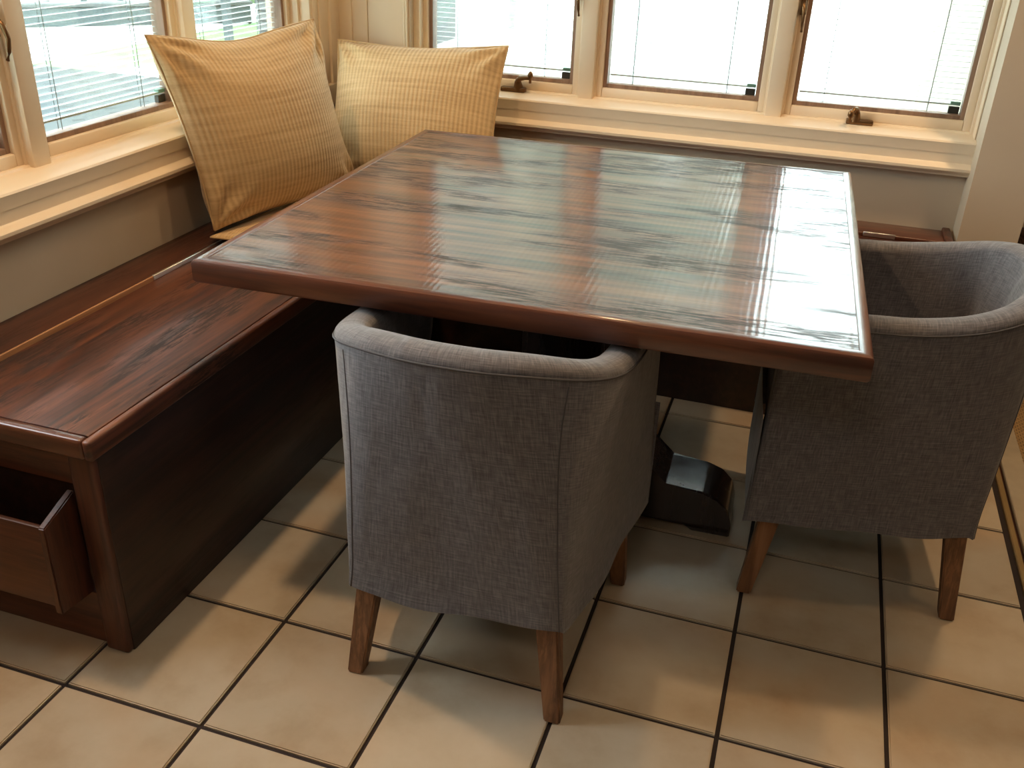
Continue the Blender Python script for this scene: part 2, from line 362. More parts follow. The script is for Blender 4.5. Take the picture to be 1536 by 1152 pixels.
# ------------------------------------------------------------------ window surrounds
# generic: built in a local frame (a along the wall, d depth towards outside, z up)
def to_world(side, a, d, z):
    return (a, YB+d, z) if side == 'B' else (XL-d, a, z)
def wbox(bm, side, a0, a1, d0, d1, z0, z1, bev=0.0, seg=2):
    if side == 'B': box(bm, a0, a1, YB+d0, YB+d1, z0, z1, bev, seg)
    else: box(bm, XL-d1, XL-d0, a0, a1, z0, z1, bev, seg)
def wprof(bm, side, prof, a0, a1):
    if side == 'B': extrude_profile(bm, [(YB+d, z) for d, z in prof], 'X', a0, a1)
    else: extrude_profile(bm, [(XL-d, z) for d, z in prof], 'Y', a0, a1)
ZS = 2.62
def surround(name, side, a0, a1, mulls, end_lo, end_hi, label):
    root = tag(empty(name), label, None, kind='structure')
    bm = bmesh.new()
    # sloped sill with a soft nosing and small step at the sashes
    wprof(bm, side, [(-0.095, 2.575), (-0.10, 2.60), (-0.09, 2.615), (-0.07, 2.622), (0.03, 2.628), (0.05, 2.640), (0.17, 2.646),
                     (0.18, 2.662), (0.24, 2.665), (0.42, 2.67), (0.42, 2.50), (0.05, 2.50), (-0.09, 2.50)], a0, a1)
    autosmooth(mesh_obj('sill', bm, M_TRIM, root), 30)
    bm = bmesh.new(); wprof(bm, side, [(-0.085, 2.57), (-0.085, 2.39), (0.0, 2.39), (0.0, 2.57)], a0, a1)
    mesh_obj('apron', bm, M_TRIM, root)
    bm = bmesh.new()
    wprof(bm, side, [(0.0, 2.41), (-0.085, 2.41), (-0.10, 2.395), (-0.135, 2.385), (-0.15, 2.37), (-0.15, 2.345), (-0.135, 2.325), (-0.11, 2.31), (-0.10, 2.29), (0.0, 2.285)], a0, a1)
    autosmooth(mesh_obj('apron_moulding', bm, M_TRIM, root), 30)
    for m0, m1 in mulls:
        bm = bmesh.new()
        wbox(bm, side, m0, m1, 0.13, 0.40, ZS, 6.85, 0.012)
        wbox(bm, side, m0-0.02, m1+0.02, 0.19, 0.40, ZS, 6.85, 0.008)
        autosmooth(mesh_obj('mullion', bm, M_TRIM, root), 30)
    for (c0, c1, steps) in (end_lo, end_hi):
        bm = bmesh.new()
        for (s0, s1, d0) in steps: wbox(bm, side, s0, s1, d0, 0.40, ZS, 6.88, 0.010)
        autosmooth(mesh_obj('casing', bm, M_TRIM, root), 30)
    bm = bmesh.new(); wbox(bm, side, a0, a1, -0.09, 0.42, 6.82, 7.15, 0.02); mesh_obj('head_casing', bm, M_TRIM, root)
    return root

def window(name, side, a0, a1, label, stile=0.075):
    """a0..a1 is the clear glass"""
    root = tag(empty(name, to_world(side, (a0+a1)/2, 0.3, 2.66)), label, None, kind='structure')
    org = Vector(to_world(side, (a0+a1)/2, 0.3, 2.66))
    def P(o): o.location = -org*S; return o
    z0, z1 = 2.80, 6.70
    bm = bmesh.new(); st = 0.042; f0, f1 = 0.21, 0.40
    for (p0, p1, q0, q1) in ((a0-st-stile, a0-st, 2.66, z1+st+0.06), (a1+st, a1+st+stile, 2.66, z1+st+0.06),
                             (a0-st, a1+st, 2.66, z0-st), (a0-st, a1+st, z1+st, z1+st+0.06)):
        wbox(bm, side, p0, p1, f0, f1, q0, q1, 0.012)
    P(o := mesh_obj('sash', bm, M_TRIM, root)); autosmooth(o, 30)
    bm = bmesh.new()
    for (p0, p1, q0, q1) in ((a0-st, a0, z0-st, z1+st), (a1, a1+st, z0-st, z1+st), (a0, a1, z0-st, z0), (a0, a1, z1, z1+st)):
        wbox(bm, side, p0, p1, 0.25, 0.38, q0, q1, 0.004, 1)
    P(mesh_obj('glazing_bead', bm, M_STOP, root))
    bm = bmesh.new(); wbox(bm, side, a0-0.02, a1+0.02, 0.318, 0.326, z0-0.02, z1+0.02); P(mesh_obj('pane', bm, M_GLASS, root))
    bm = bmesh.new(); wbox(bm, side, a0-0.02, a1+0.02, 0.372, 0.380, z0-0.02, z1+0.02); P(mesh_obj('pane', bm, M_GLASS, root))
    return root, org

surround('trim_2', 'B', -0.47, 5.405, [(1.42, 1.585), (3.40, 3.565)],
         (0, 0, [(-0.55, -0.52, -0.02), (-0.515, -0.49, -0.03), (-0.485, -0.40, 0.10)]),
         (0, 0, [(5.36, 5.405, 0.16), (5.385, 5.405, 0.02)]), 'cream sill, apron and mullions of the back wall windows')
surround('trim_3', 'L', -1.0, 6.12, [(0.20, 0.37), (2.11, 2.28), (4.09, 4.26)],
         (0, 0, [(-1.1, -0.9, -0.03)]),
         (0, 0, [(6.04, 6.13, 0.12), (6.08, 6.24, 0.0), (6.12, 6.225, -0.02)]), 'cream sill, apron and mullions of the left wall windows')
# flat boards and steps in the corner between the two window groups
t4 = tag(empty('trim_4'), 'cream corner boards between the left and back windows', None, kind='structure')
for b in ((-1.37, -1.33, 6.22, 6.56, 2.62, 7.0), (-1.37, -1.30, 6.40, 6.65, 2.62, 7.0), (-1.37, -1.15, 6.60, 6.65, 2.62, 7.0),
          (-1.37, -0.97, 6.625, 6.65, 2.62, 7.0), (-0.97, -0.55, 6.64, 6.66, 2.62, 7.0)):
    boxo('corner_board', b, M_TRIM, t4, bev=0.008, seg=2)
boxo('apron', (-1.37, -0.47, 6.565, 6.65, 2.39, 2.62), M_TRIM, t4, bev=0.006)
boxo('apron', (-1.455+0.085, -1.285, 6.12, 6.60, 2.39, 2.62), M_TRIM, t4, bev=0.006)

wins = []
for k, (side, a0, a1, lab) in enumerate((
        ('B', -0.305, 1.295, 'back wall window nearest the room corner, half behind a cushion'),
        ('B', 1.71, 3.275, 'middle window of the back wall'),
        ('B', 3.69, 5.245, 'right window of the back wall, with crank handle below'),
        ('L', 2.40, 3.97, 'left wall window showing the patio through an open blind'),
        ('L', 4.38, 5.93, 'left wall window by the corner, above the leaning cushion'),
        ('L', 0.49, 1.99, 'left wall window at the photo edge, with lever lock'),
        )):
    wins.append((side, a0, a1, window('window_%d' % (k+1), side, a0, a1, lab)))

# mini blinds between the panes, slats open
slat_me = {}
def blind(side, a0, a1, label, ztop=6.66, slats=True, slider=True, zb=2.875, group='mini blinds inside the windows'):
    mid = (a0+a1)/2; org = Vector(to_world(side, mid, 0.349, 2.80))
    rz = 0 if side == 'B' else math.pi/2
    root = empty('mini_blind', org, rz); tag(root, label, 'blind', group)
    hw = (a1-a0)/2 - 0.012
    # local frame: x along wall, y outwards(+)
    sg = 1 if side == 'B' else 1
    def add(name, b, mat, bev=0):
        return boxo(name, b, mat, root, bev=bev)
    add('bottom_rail', (-hw, hw, -0.016, 0.016, zb-2.80, zb-2.80+0.016), M_BLIND)
    add('head_rail', (-hw, hw, -0.018, 0.018, 3.86, 3.90), M_BLIND)
    for cx in (-hw*0.68, hw*0.62):
        bm = bmesh.new(); tube(bm, [(cx, -0.019, 0.0), (cx, -0.019, 3.86)], 0.0035, 5); tube(bm, [(cx, 0.019, 0.0), (cx, 0.019, 3.86)], 0.0035, 5)
        mesh_obj('ladder_cord', bm, M_CORD, root)
    if slider:
        sx = hw-0.10
        add('slider', (sx, sx+0.10, -0.026, 0.02, 0.0, 0.065), M_DARKPL, 0.004)
        add('slider_cap', (sx+0.01, sx+0.10, -0.026, 0.02, 0.085, 0.11), M_GREENPL)
    key = round(hw, 3)
    n = int((ztop-zb-0.04)/0.0505)
    first = None
    for i in range(n):
        z = zb-2.80+0.055+i*0.0505
        if key not in slat_me:
            bm = bmesh.new()
            pr = [(-0.019, -0.003), (0.0, 0.002), (0.019, -0.001), (0.019, -0.0004), (0.0, 0.0026), (-0.019, -0.0024)]
            extrude_profile(bm, pr, 'X', -hw, hw)
            o = mesh_obj('slat', bm, M_BLIND, root); slat_me[key] = o.data
        else:
            o = D.objects.new('slat', slat_me[key]); COL.objects.link(o); o.parent = root
        o.location = (0, 0, z*S)
blind('B', -0.305, 1.295, 'white mini blind in the back window nearest the corner')
blind('B', 1.71, 3.275, 'white mini blind in the middle back window')
blind('B', 3.69, 5.245, 'white mini blind in the right back window, above the crank')
blind('L', 2.40, 3.97, 'white mini blind with open slats in the left wall, patio behind')
blind('L', 4.38, 5.93, 'white mini blind in the left wall above the big leaning cushion')
blind('L', 0.49, 1.99, 'white mini blind in the left wall window cut by the photo edge')

# window hardware
def crank(a0, a1, cx, win, knob):
    root, org = win
    y = YB+0.165
    bm = bmesh.new(); box(bm, a0, a1, y-0.06, y+0.03, ZS+0.025, ZS+0.072, 0.012, 2)
    tube(bm, [(cx, y-0.015, ZS+0.06), (cx, y-0.025, ZS+0.10), (cx, y-0.04, ZS+0.15)], [0.055, 0.045, 0.034], 10)
    o = mesh_obj('crank_base', bm, M_BRONZE, root); autosmooth(o); o.location = -org*S
    bm = bmesh.new()
    k = [Vector((cx, y-0.04, ZS+0.14)), Vector((cx+knob[0]*0.2, y-0.04+knob[1]*0.3, ZS+0.175)), Vector((cx+knob[0]*0.6, y-0.04+knob[1]*0.7, ZS+0.185)), Vector((cx+knob[0], y-0.04+knob[1], ZS+0.14+knob[2]))]
    tube(bm, k, [0.034, 0.03, 0.022, 0.016], 8)
    e = k[-1]
    tube(bm, [e+Vector((0, 0, -0.05)), e, e+Vector((0, 0, 0.02)), e+Vector((0, 0, 0.055)), e+Vector((0, 0, 0.075))], [0.014, 0.016, 0.03, 0.028, 0.01], 10)
    o = mesh_obj('crank_handle', bm, M_BRONZE, root, smooth=True); o.location = -org*S
crank(4.20, 4.46, 4.285, wins[2][3], (-0.055, -0.13, -0.03))
crank(0.55, 0.83, 0.745, wins[0][3], (0.15, -0.03, 0.045))
def lock(side, a, z, win):
    root, org = win
    d = 0.20
    bm = bmesh.new()
    wbox(bm, side, a-0.03, a+0.03, d-0.03, d+0.01, z, z+0.22, 0.008)
    o = mesh_obj('lock_plate', bm, M_BRONZE, root); o.location = -org*S
    bm = bmesh.new()
    pts = [to_world(side, a, d-0.04, z+0.13), to_world(side, a+0.005, d-0.09, z+0.08), to_world(side, a+0.01, d-0.11, z), to_world(side, a+0.015, d-0.09, z-0.09), to_world(side, a+0.015, d-0.06, z-0.15)]
    tube(bm, pts, [0.022, 0.02, 0.017, 0.014, 0.014], 7)
    o = mesh_obj('lock_lever', bm, M_BRONZE, root, smooth=True); o.location = -org*S
lock('B', 1.365, 3.62, wins[0][3]); lock('B', 3.615, 3.62, wins[2][3]); lock('L', 2.05, 3.56, wins[5][3])

# ------------------------------------------------------------------ storage benches
ZT = 1.686
bench = tag(empty('storage_bench', (-0.5, 0.3, 0)), 'long dark wooden bench under the left windows, open magazine bin on its near end', 'bench', 'L-shaped corner bench')
BO = Vector((-0.5, 0.3, 0))
def bp(name, b, mat, bev=0.01, seg=2, parent=None, org=BO):
    bm = bmesh.new(); box(bm, b[0]-org.x, b[1]-org.x, b[2]-org.y, b[3]-org.y, b[4], b[5], bev, seg)
    o = mesh_obj(name, bm, mat, parent or bench); autosmooth(o, 40); return o
lid = bp('lid', (-0.955, 0.235, 0.355, 5.95, 1.555, ZT), M_BENCH)
bp('lid_edge', (0.237, 0.30, 0.28, 5.25, 1.553, ZT+0.004), M_BENCH, 0.022, 3, parent=lid)
bp('lid_edge', (-1.365, 0.235, 0.28, 0.353, 1.553, ZT+0.004), M_TEDGE, 0.022, 3, parent=lid)
M_LEDGE = mat_wood('bench_ledge_wood', 'Y', dark=(0.030, 0.009, 0.005), mid=(0.055, 0.017, 0.009), light=(0.09, 0.03, 0.014), rough=0.4, coat=0.15, streak=0.4)
M_LEDGEHI = mat_wood('ledge_highlight_wood', 'Y', dark=(0.32, 0.14, 0.06), mid=(0.42, 0.20, 0.09), light=(0.5, 0.27, 0.13), rough=0.45, streak=0.1)  # lit highlight along the ledge edge, put into a paler wood colour
led = bp('back_ledge', (-1.365, -0.975, 0.355, 6.64, 1.555, ZT+0.035), M_LEDGE, 0.006, 2)
bp('ledge_highlight', (-0.975, -0.958, 0.355, 5.95, 1.60, ZT+0.034), M_LEDGEHI, 0.004, 1, parent=led)  # thin strip added to carry the painted bright line at the seam
bp('hinge', (-0.972, -0.948, 2.55, 3.6, ZT+0.0, ZT+0.042), M_SILVER, 0.004, 1)
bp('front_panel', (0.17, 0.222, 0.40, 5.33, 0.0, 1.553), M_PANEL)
bp('corner_post', (0.035, 0.215, 0.35, 0.50, 0.0, 1.553), M_BENCHZ, 0.025, 3)
bp('top_rail', (-1.36, 0.035, 0.385, 0.46, 1.28, 1.553), M_BENCHX)
bp('bottom_rail', (-1.36, 0.035, 0.40, 0.47, 0.0, 0.42), M_BENCHX)
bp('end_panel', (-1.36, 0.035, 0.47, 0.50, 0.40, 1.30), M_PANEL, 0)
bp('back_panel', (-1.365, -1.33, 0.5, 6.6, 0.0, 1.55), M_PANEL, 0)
# magazine bin hung on the end
bin_ = bp('magazine_bin', (-1.30, -0.055, 0.135, 0.17, 0.50, 1.105), M_BENCHX, 0.008)
bm = bmesh.new()
extrude_profile(bm, [(0.12-BO.y, 1.115), (0.11-BO.y, 0.47), (0.40-BO.y, 0.44), (0.40-BO.y, 1.225)], 'X', -0.055-BO.x, -0.005-BO.x)
bmesh.ops.bevel(bm, geom=bm.edges[:], offset=0.008, segments=2, affect='EDGES')
autosmooth(mesh_obj('bin_side', bm, M_BENCHZ, bin_), 40)
bp('bin_floor', (-1.30, -0.055, 0.165, 0.42, 0.50, 0.54), M_BENCHX, 0, parent=bin_)
bp('bin_side', (-1.35, -1.30, 0.12, 0.40, 0.47, 1.2), M_BENCHZ, 0.008, parent=bin_)

B2 = Vector((2.8, 5.3, 0))
bench2 = tag(empty('storage_bench', B2), 'dark wooden storage bench along the back wall, behind the table', 'bench', 'L-shaped corner bench')
b2 = lambda n, b, m, bev=0.01, seg=2, parent=bench2: bp(n, b, m, bev, seg, parent, B2)
lid2 = b2('lid', (0.305, 5.33, 5.315, 6.235, 1.555, ZT), M_TEDGE)
b2('lid_edge', (0.305, 5.33, 5.25, 5.313, 1.553, ZT+0.004), M_TEDGE, 0.022, 3, parent=lid2)
b2('back_ledge', (-0.955, 5.36, 6.245, 6.645, 1.555, ZT+0.035), M_TEDGE, 0.012, 3)
b2('front_panel', (0.225, 5.33, 5.33, 5.38, 0.0, 1.553), M_PANEL)
b2('end_panel', (5.30, 5.375, 5.34, 6.645, 0.0, ZT+0.07), M_BENCHZ, 0.015, 3)
b2('hinge', (4.55, 4.85, 6.228, 6.252, ZT, ZT+0.045), M_SILVER, 0.004, 1)

# ------------------------------------------------------------------ table
TA = math.radians(1.95); TC = (2.363, 3.29, 0)
table = tag(empty('dining_table', TC, TA), 'square dark red wooden table with glossy streaky top reflecting the windows', 'table')
H = 2.0
bm = bmesh.new(); box(bm, -H+0.075, H-0.075, -H+0.075, H-0.075, 2.37, 2.500, 0.0)
top = mesh_obj('table_top', bm, M_TABLE, table)
def edge(a, mat):
    bm = bmesh.new()
    c, s = math.cos(a), math.sin(a)
    pr = [(0.0, 2.355), (0.0, 2.500), (0.004, 2.503), (0.055, 2.503), (0.068, 2.497), (0.075, 2.482), (0.075, 2.372), (0.062, 2.355)]
    A = []
    for e in (-1, 1):
        ring = []
        for u, z in pr:
            r = H-0.075+u; t = e*r
            ring.append(bm.verts.new((c*r - s*t, s*r + c*t, z)))
        A.append(ring)
    n = len(pr)
    for i in range(n): bm.faces.new((A[0][i], A[0][(i+1) % n], A[1][(i+1) % n], A[1][i]))
    bm.faces.new(A[0]); bm.faces.new(A[1][::-1])
    o = mesh_obj('edge_strip', bm, mat, table); autosmooth(o, 40)
edge(-math.pi/2, M_TEDGE); edge(math.pi/2, M_TEDGE); edge(0, M_TEDGEY); edge(math.pi, M_TEDGEY)
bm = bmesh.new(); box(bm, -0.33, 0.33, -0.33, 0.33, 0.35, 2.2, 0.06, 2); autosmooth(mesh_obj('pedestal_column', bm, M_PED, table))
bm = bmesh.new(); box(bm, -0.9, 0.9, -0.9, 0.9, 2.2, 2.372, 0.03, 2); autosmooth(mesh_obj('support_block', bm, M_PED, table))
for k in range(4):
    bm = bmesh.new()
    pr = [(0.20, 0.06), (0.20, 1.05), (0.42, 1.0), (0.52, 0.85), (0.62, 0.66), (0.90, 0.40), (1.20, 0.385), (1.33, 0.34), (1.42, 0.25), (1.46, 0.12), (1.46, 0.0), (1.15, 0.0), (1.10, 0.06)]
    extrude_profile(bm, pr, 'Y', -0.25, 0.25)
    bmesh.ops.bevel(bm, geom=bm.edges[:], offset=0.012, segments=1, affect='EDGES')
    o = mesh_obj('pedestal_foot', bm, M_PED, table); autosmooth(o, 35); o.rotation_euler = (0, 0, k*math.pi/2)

# ------------------------------------------------------------------ tub chairs
def catmull(P, t):
    n = len(P)-1; x = t*n; i = min(int(x), n-1); f = x-i
    p0 = P[max(i-1, 0)]; p1 = P[i]; p2 = P[i+1]; p3 = P[min(i+2, n)]
    return 0.5*((2*p1) + (p2-p0)*f + (2*p0-5*p1+4*p2-p3)*f*f + (3*p1-p0-3*p2+p3)*f*f*f)
def make_chair():
    root = empty('tub_chair')
    half_r = [(-0.90, 1.45, 2.18), (-0.895, 1.05, 2.22), (-0.885, 0.66, 2.24), (-0.84, 0.30, 2.295), (-0.71, 0.02, 2.37), (-0.48, -0.16, 2.43), (-0.22, -0.245, 2.45), (0, -0.265, 2.455)]
    rim = [Vector(p) for p in half_r] + [Vector((-x, y, z)) for x, y, z in half_r[::-1][1:]]
    half_h = [(-0.93, 1.50), (-0.87, 1.10), (-0.80, 0.72), (-0.735, 0.32), (-0.695, 0.02), (-0.655, -0.035), (-0.35, -0.045), (0, -0.05)]
    hem = [Vector((x, y, 0.70)) for x, y in half_h] + [Vector((-x, y, 0.70)) for x, y in half_h[::-1][1:]]
    # one soft control profile at mid height keeps the belly of the slipcover
    NU, NV = 96, 22
    R = [catmull(rim, i/NU) for i in range(NU+1)]
    Hh = [catmull(hem, i/NU) for i in range(NU+1)]
    def outer(i, v):
        a = catmull(hem, min(1, i/NU)); b = catmull(rim, min(1, i/NU))
        k = v**1.18
        p = a.lerp(b, v); q = a.lerp(b, k); p.x, p.y = q.x, q.y
        # loose cloth: gentle swell low down and hem waves
        c = Vector((0, 0.65)); dxy = (Vector((p.x, p.y)) - c).normalized()
        u = i/NU
        wob = 0.012*math.sin(u*31+1.3) * (1-v)**3 + 0.016*noise.noise(Vector((u*7, v*2.2, 3)))*(0.4+(1-v))
        wob += 0.035*max(0.0, 1-v/0.16)**2*(0.6+0.4*math.sin(u*17))
        p.x += dxy.x*wob; p.y += dxy.y*wob
        if v < 0.02: p.z += 0.012*math.sin(u*23+0.5)+0.008*math.sin(u*51)
        return p
    def inn(i, d):
        i = round(i); a = R[max(i-1, 0)]; b = R[min(i+1, NU)]
        t = Vector((b.x-a.x, b.y-a.y)).normalized(); n = Vector((-t.y, t.x))    # points inwards
        if n.dot(Vector((0, 0.65)) - Vector((R[i].x, R[i].y))) < 0: n = -n
        return Vector((n.x*d, n.y*d, 0))
    bm = bmesh.new(); uvl = bm.loops.layers.uv.new('UVMap')
    arc = [0.0]
    for i in range(NU): arc.append(arc[-1] + (R[i+1]-R[i]).length)
    rows = []; vv = []
    for j in range(NV+1):
        v = j/NV; rows.append([outer(i, v) for i in range(NU+1)]); vv.append(v*1.7)
    # rounded top roll
    W = 0.20
    for k in range(1, 9):
        an = math.pi*k/8
        rows.append([R[i] + inn(i, W/2*(1-math.cos(an))) + Vector((0, 0, 0.06*math.sin(an))) for i in range(NU+1)]); vv.append(vv[-1]+0.04)
    for j in range(1, 11):
        v = j/10
        def pin(i):
            base = R[i] + inn(i, W); tgt = Vector((Hh[i].x*0.90, 0.10+Hh[i].y*0.93, 1.30)) + inn(i, 0.10)
            p = base.lerp(tgt, v)
            u = i/NU
            p += inn(i, 1.0)*(0.02*math.sin(u*40+v*6)*math.sin(v*math.pi))
            return p
        rows.append([pin(i) for i in range(NU+1)]); vv.append(vv[-1]+0.11)
    V = [[bm.verts.new(p) for p in r] for r in rows]
    for j in range(len(V)-1):
        for i in range(NU):
            f = bm.faces.new((V[j][i], V[j][i+1], V[j+1][i+1], V[j+1][i]))
            for lp, (a, b) in zip(f.loops, ((i, j), (i+1, j), (i+1, j+1), (i, j+1))): lp[uvl].uv = (arc[a]*0.5, vv[b]*0.5)
    # arm fronts
    for i in (0, NU):
        col = [V[j][i] for j in range(len(V))]
        no, ni = NV+4, len(V)-1
        m = len(col)
        a, b = 0, m-1
        while b-a > 1:
            if b-a >= 3: f = bm.faces.new((col[a], col[a+1], col[b-1], col[b])); a += 1; b -= 1
            else: f = bm.faces.new((col[a], col[a+1], col[b])); a += 1
            for lp in f.loops: lp[uvl].uv = (lp.vert.co.x, lp.vert.co.z*0.5)
    # front skirt between the arms, below the seat
    n = 14; g0, g1 = V[0][0].co.copy(), V[0][NU].co.copy()
    grid = []
    for k in range(8):
        z = 0.70 + (1.52-0.70)*k/7
        grid.append([bm.verts.new((g0.x+(g1.x-g0.x)*i/n, 1.50+0.03*math.sin(i*math.pi/n), z)) for i in range(n+1)])
    for k in range(7):
        for i in range(n):
            f = bm.faces.new((grid[k][i], grid[k][i+1], grid[k+1][i+1], grid[k+1][i]))
            for lp in f.loops: lp[uvl].uv = (lp.vert.co.x*0.5, lp.vert.co.z*0.5)
    cover = mesh_obj('slipcover', bm, M_LINEN, root, smooth=True)
    # welt along the top roll, plus two upright back seams
    def pipe(pts, r, name, par):
        bm = bmesh.new(); tube(bm, pts, r, 6); mesh_obj(name, bm, M_SEAM, par, smooth=True)
    def off(i, v, d):
        p = outer(i, v); n = inn(i, 1.0); return p - n*d
    pipe([R[i] - inn(i, 0.004) + Vector((0, 0, -0.01)) for i in range(0, NU+1, 2)], 0.0065, 'rim_seam', cover)
    for i, sg in ((34, -1), (NU-34, 1)):
        pipe([off(i+sg*4*v*v, v, 0.0) for v in [k/16*0.97 for k in range(17)]], 0.0045, 'side_seam', cover)
    # seat cushion
    bm = bmesh.new(); uvl = bm.loops.layers.uv.new('UVMap')
    box(bm, -0.70, 0.70, 0.05, 1.47, 1.22, 1.56, 0.09, 4)
    for f in bm.faces:
        for lp in f.loops: lp[uvl].uv = (lp.vert.co.x*0.5, lp.vert.co.y*0.5)
    mesh_obj('seat_cushion', bm, M_LINEN, root, smooth=True)
    bm = bmesh.new(); box(bm, -0.66, 0.66, 0.0, 1.42, 0.80, 1.0); mesh_obj('seat_frame', bm, M_INSIDE, root)
    # legs, tapering and splayed
    for (tx, ty, bx, by) in ((-0.56, 0.08, -0.665, -0.02), (0.56, 0.08, 0.665, -0.02), (-0.74, 1.30, -0.80, 1.42), (0.74, 1.30, 0.80, 1.42)):
        bm = bmesh.new(); a, b = 0.074, 0.052
        lo = [(bx-b, by-b), (bx+b, by-b), (bx+b, by+b), (bx-b, by+b)]; hi = [(tx-a, ty-a), (tx+a, ty-a), (tx+a, ty+a), (tx-a, ty+a)]
        A = [bm.verts.new((x, y, 0)) for x, y in lo]; B = [bm.verts.new((x, y, 0.86)) for x, y in hi]
        for i in range(4): bm.faces.new((A[i], A[(i+1) % 4], B[(i+1) % 4], B[i]))
        bm.faces.new(A); bm.faces.new(B[::-1])
        bmesh.ops.bevel(bm, geom=[e for e in bm.edges], offset=0.010, segments=2, affect='EDGES')
        autosmooth(mesh_obj('leg', bm, M_LEG, root), 40)
    return root
def copy_tree(o, parent=None):
    c = o.copy(); COL.objects.link(c); c.parent = parent
    for ch in [x for x in o.children]: copy_tree(ch, c)
    return c
chair1 = make_chair()
chair1.location = Vector((2.345, 0.80, 0))*S; chair1.rotation_euler = (0, 0, math.radians(1.5))
tag(chair1, 'grey linen tub chair seen from behind, tucked under the near table edge', 'chair', 'grey tub chairs')
chair2 = copy_tree(chair1)
chair2.location = Vector((5.385, 3.36, 0))*S; chair2.rotation_euler = (0, 0, math.radians(93.0))
tag(chair2, 'grey linen tub chair seen from the side, at the right edge of the table', 'chair', 'grey tub chairs')

# ------------------------------------------------------------------ cushions
def cushion(label, TL, TR, BR, BL, thick, seed=0, sag=0.05, ears=0.05):
    TL, TR, BR, BL = map(Vector, (TL, TR, BR, BL))
    c = (TL+TR+BR+BL)/4; root = empty('cushion', c)
    n = ((TR-BL).cross(TL-BR)).normalized()
    bm = bmesh.new(); uvl = bm.loops.layers.uv.new('UVMap'); NN = 40
    def P(u, v, s):
        p = (BL*(1-u) + BR*u)*(1-v) + (TL*(1-u) + TR*u)*v - c
        # edges pull in between the corners
        au, av = 2*u-1, 2*v-1
        pull_u = ears*(1-av*av)*au*abs(au)**1.0; pull_v = ears*(1-au*au)*av*abs(av)
        ex = ((BR-BL)*(1-v)+(TR-TL)*v); ey = ((TL-BL)*(1-u)+(TR-BR)*u)
        p = p - ex*pull_u - ey*pull_v
        h = ((1-au**4)*(1-av**4))**0.55 * ((1-au*au)*(1-av*av)*0.45+0.55)
        h += 0.10*noise.noise(Vector((u*2.3+seed, v*2.3, s*3)))*(1-au**4)*(1-av**4)
        # pleats near corners
        for cu, cv in ((0, 0), (1, 0), (0, 1), (1, 1)):
            d = math.hypot(u-cu, v-cv)
            ang = math.atan2(abs(v-cv), abs(u-cu))
            h += 0.10*math.sin(ang*9+seed)*math.exp(-((d-0.16)/0.09)**2)
        p = p - ey*(sag*0.12*math.exp(-((u-0.45)/0.25)**2)*smoothstep((v-0.5)*2))
        return p + n*(s*thick/2*max(h, 0.0))
    def uvmap(u): # denser grid towards the edges
        return 0.5-0.5*math.cos(math.pi*u)
    def side(s):
        g = [[bm.verts.new(P(uvmap(i/NN), uvmap(j/NN), s)) for i in range(NN+1)] for j in range(NN+1)]
        for j in range(NN):
            for i in range(NN):
                f = bm.faces.new((g[j][i], g[j][i+1], g[j+1][i+1], g[j+1][i]))
                for lp, (a, b) in zip(f.loops, ((i, j), (i+1, j), (i+1, j+1), (i, j+1))): lp[uvl].uv = (uvmap(a/NN), uvmap(b/NN))
    side(1); side(-1)
    bmesh.ops.remove_doubles(bm, verts=bm.verts, dist=1e-4)
    cov = mesh_obj('cushion_cover', bm, M_RIB, root, smooth=True)
    pts = []
    for k in range(0, 33):
        u = k/32
        pts.append((u, 0))
    for k in range(1, 33): pts.append((1, k/32))
    for k in range(1, 33): pts.append((1-k/32, 1))
    for k in range(1, 33): pts.append((0, 1-k/32))
    bm = bmesh.new(); tube(bm, [P(u, v, 0) for u, v in pts], 0.010, 6); mesh_obj('edge_seam', bm, M_RIB, root, smooth=True)
    tag(root, label, 'cushion', 'ribbed tan cushions in the bench corner')
    return root
cushion('large ribbed tan cushion leaning against the left window, in front of the other one',
        (-1.27, 3.25, 3.47), (-0.70, 4.95, 3.47), (-0.44, 5.18, 1.83), (-1.00, 3.49, 1.82), 0.74, 1.0, 0.30, 0.035)
cushion('ribbed tan cushion leaning on the back wall below the corner window',
        (-1.20, 6.36, 3.10), (0.76, 6.36, 3.175), (0.86, 5.62, 1.78), (-1.05, 5.62, 1.78), 0.66, 4.0, 0.12, 0.03)
cushion('small flat tan cushion lying on the bench, only its corner showing under the leaning cushion',
        (-0.93, 4.75, 1.775), (0.12, 4.75, 1.775), (0.12, 3.42, 1.775), (-1.0, 3.42, 1.775), 0.14, 6.0, 0.0, 0.03)

# ------------------------------------------------------------------ rug, far furniture
rug = tag(empty('rug', (8.0, 4.0, 0)), 'woven jute rug with a pale cloth border, on the floor at the right edge', 'rug')
bm = bmesh.new(); box(bm, -1.73, 3.0, -7.0, 4.3, -0.004, 0.03); mesh_obj('rug_weave', bm, M_RUG, rug)
bm = bmesh.new(); box(bm, -1.90, -1.70, -7.1, 4.35, -0.004, 0.045, 0.012, 2); mesh_obj('rug_border', bm, M_RUGB, rug)
cab = tag(empty('side_cabinet', (7.6, 9.3, 0)), 'dark low cabinet at the right photo edge, beyond the rug', 'cabinet')
bm = bmesh.new(); box(bm, -0.85, 1.2, -0.6, 0.6, 0.25, 2.6, 0.02, 2); mesh_obj('cabinet_body', bm, M_BLACK, cab)
for sx in (-0.78, 1.13):
    for sy in (-0.5, 0.5):
        bm = bmesh.new(); box(bm, sx-0.07, sx+0.07, sy-0.07, sy+0.07, 0.0, 0.26, 0.01, 1); mesh_obj('leg', bm, M_BLACK, cab)

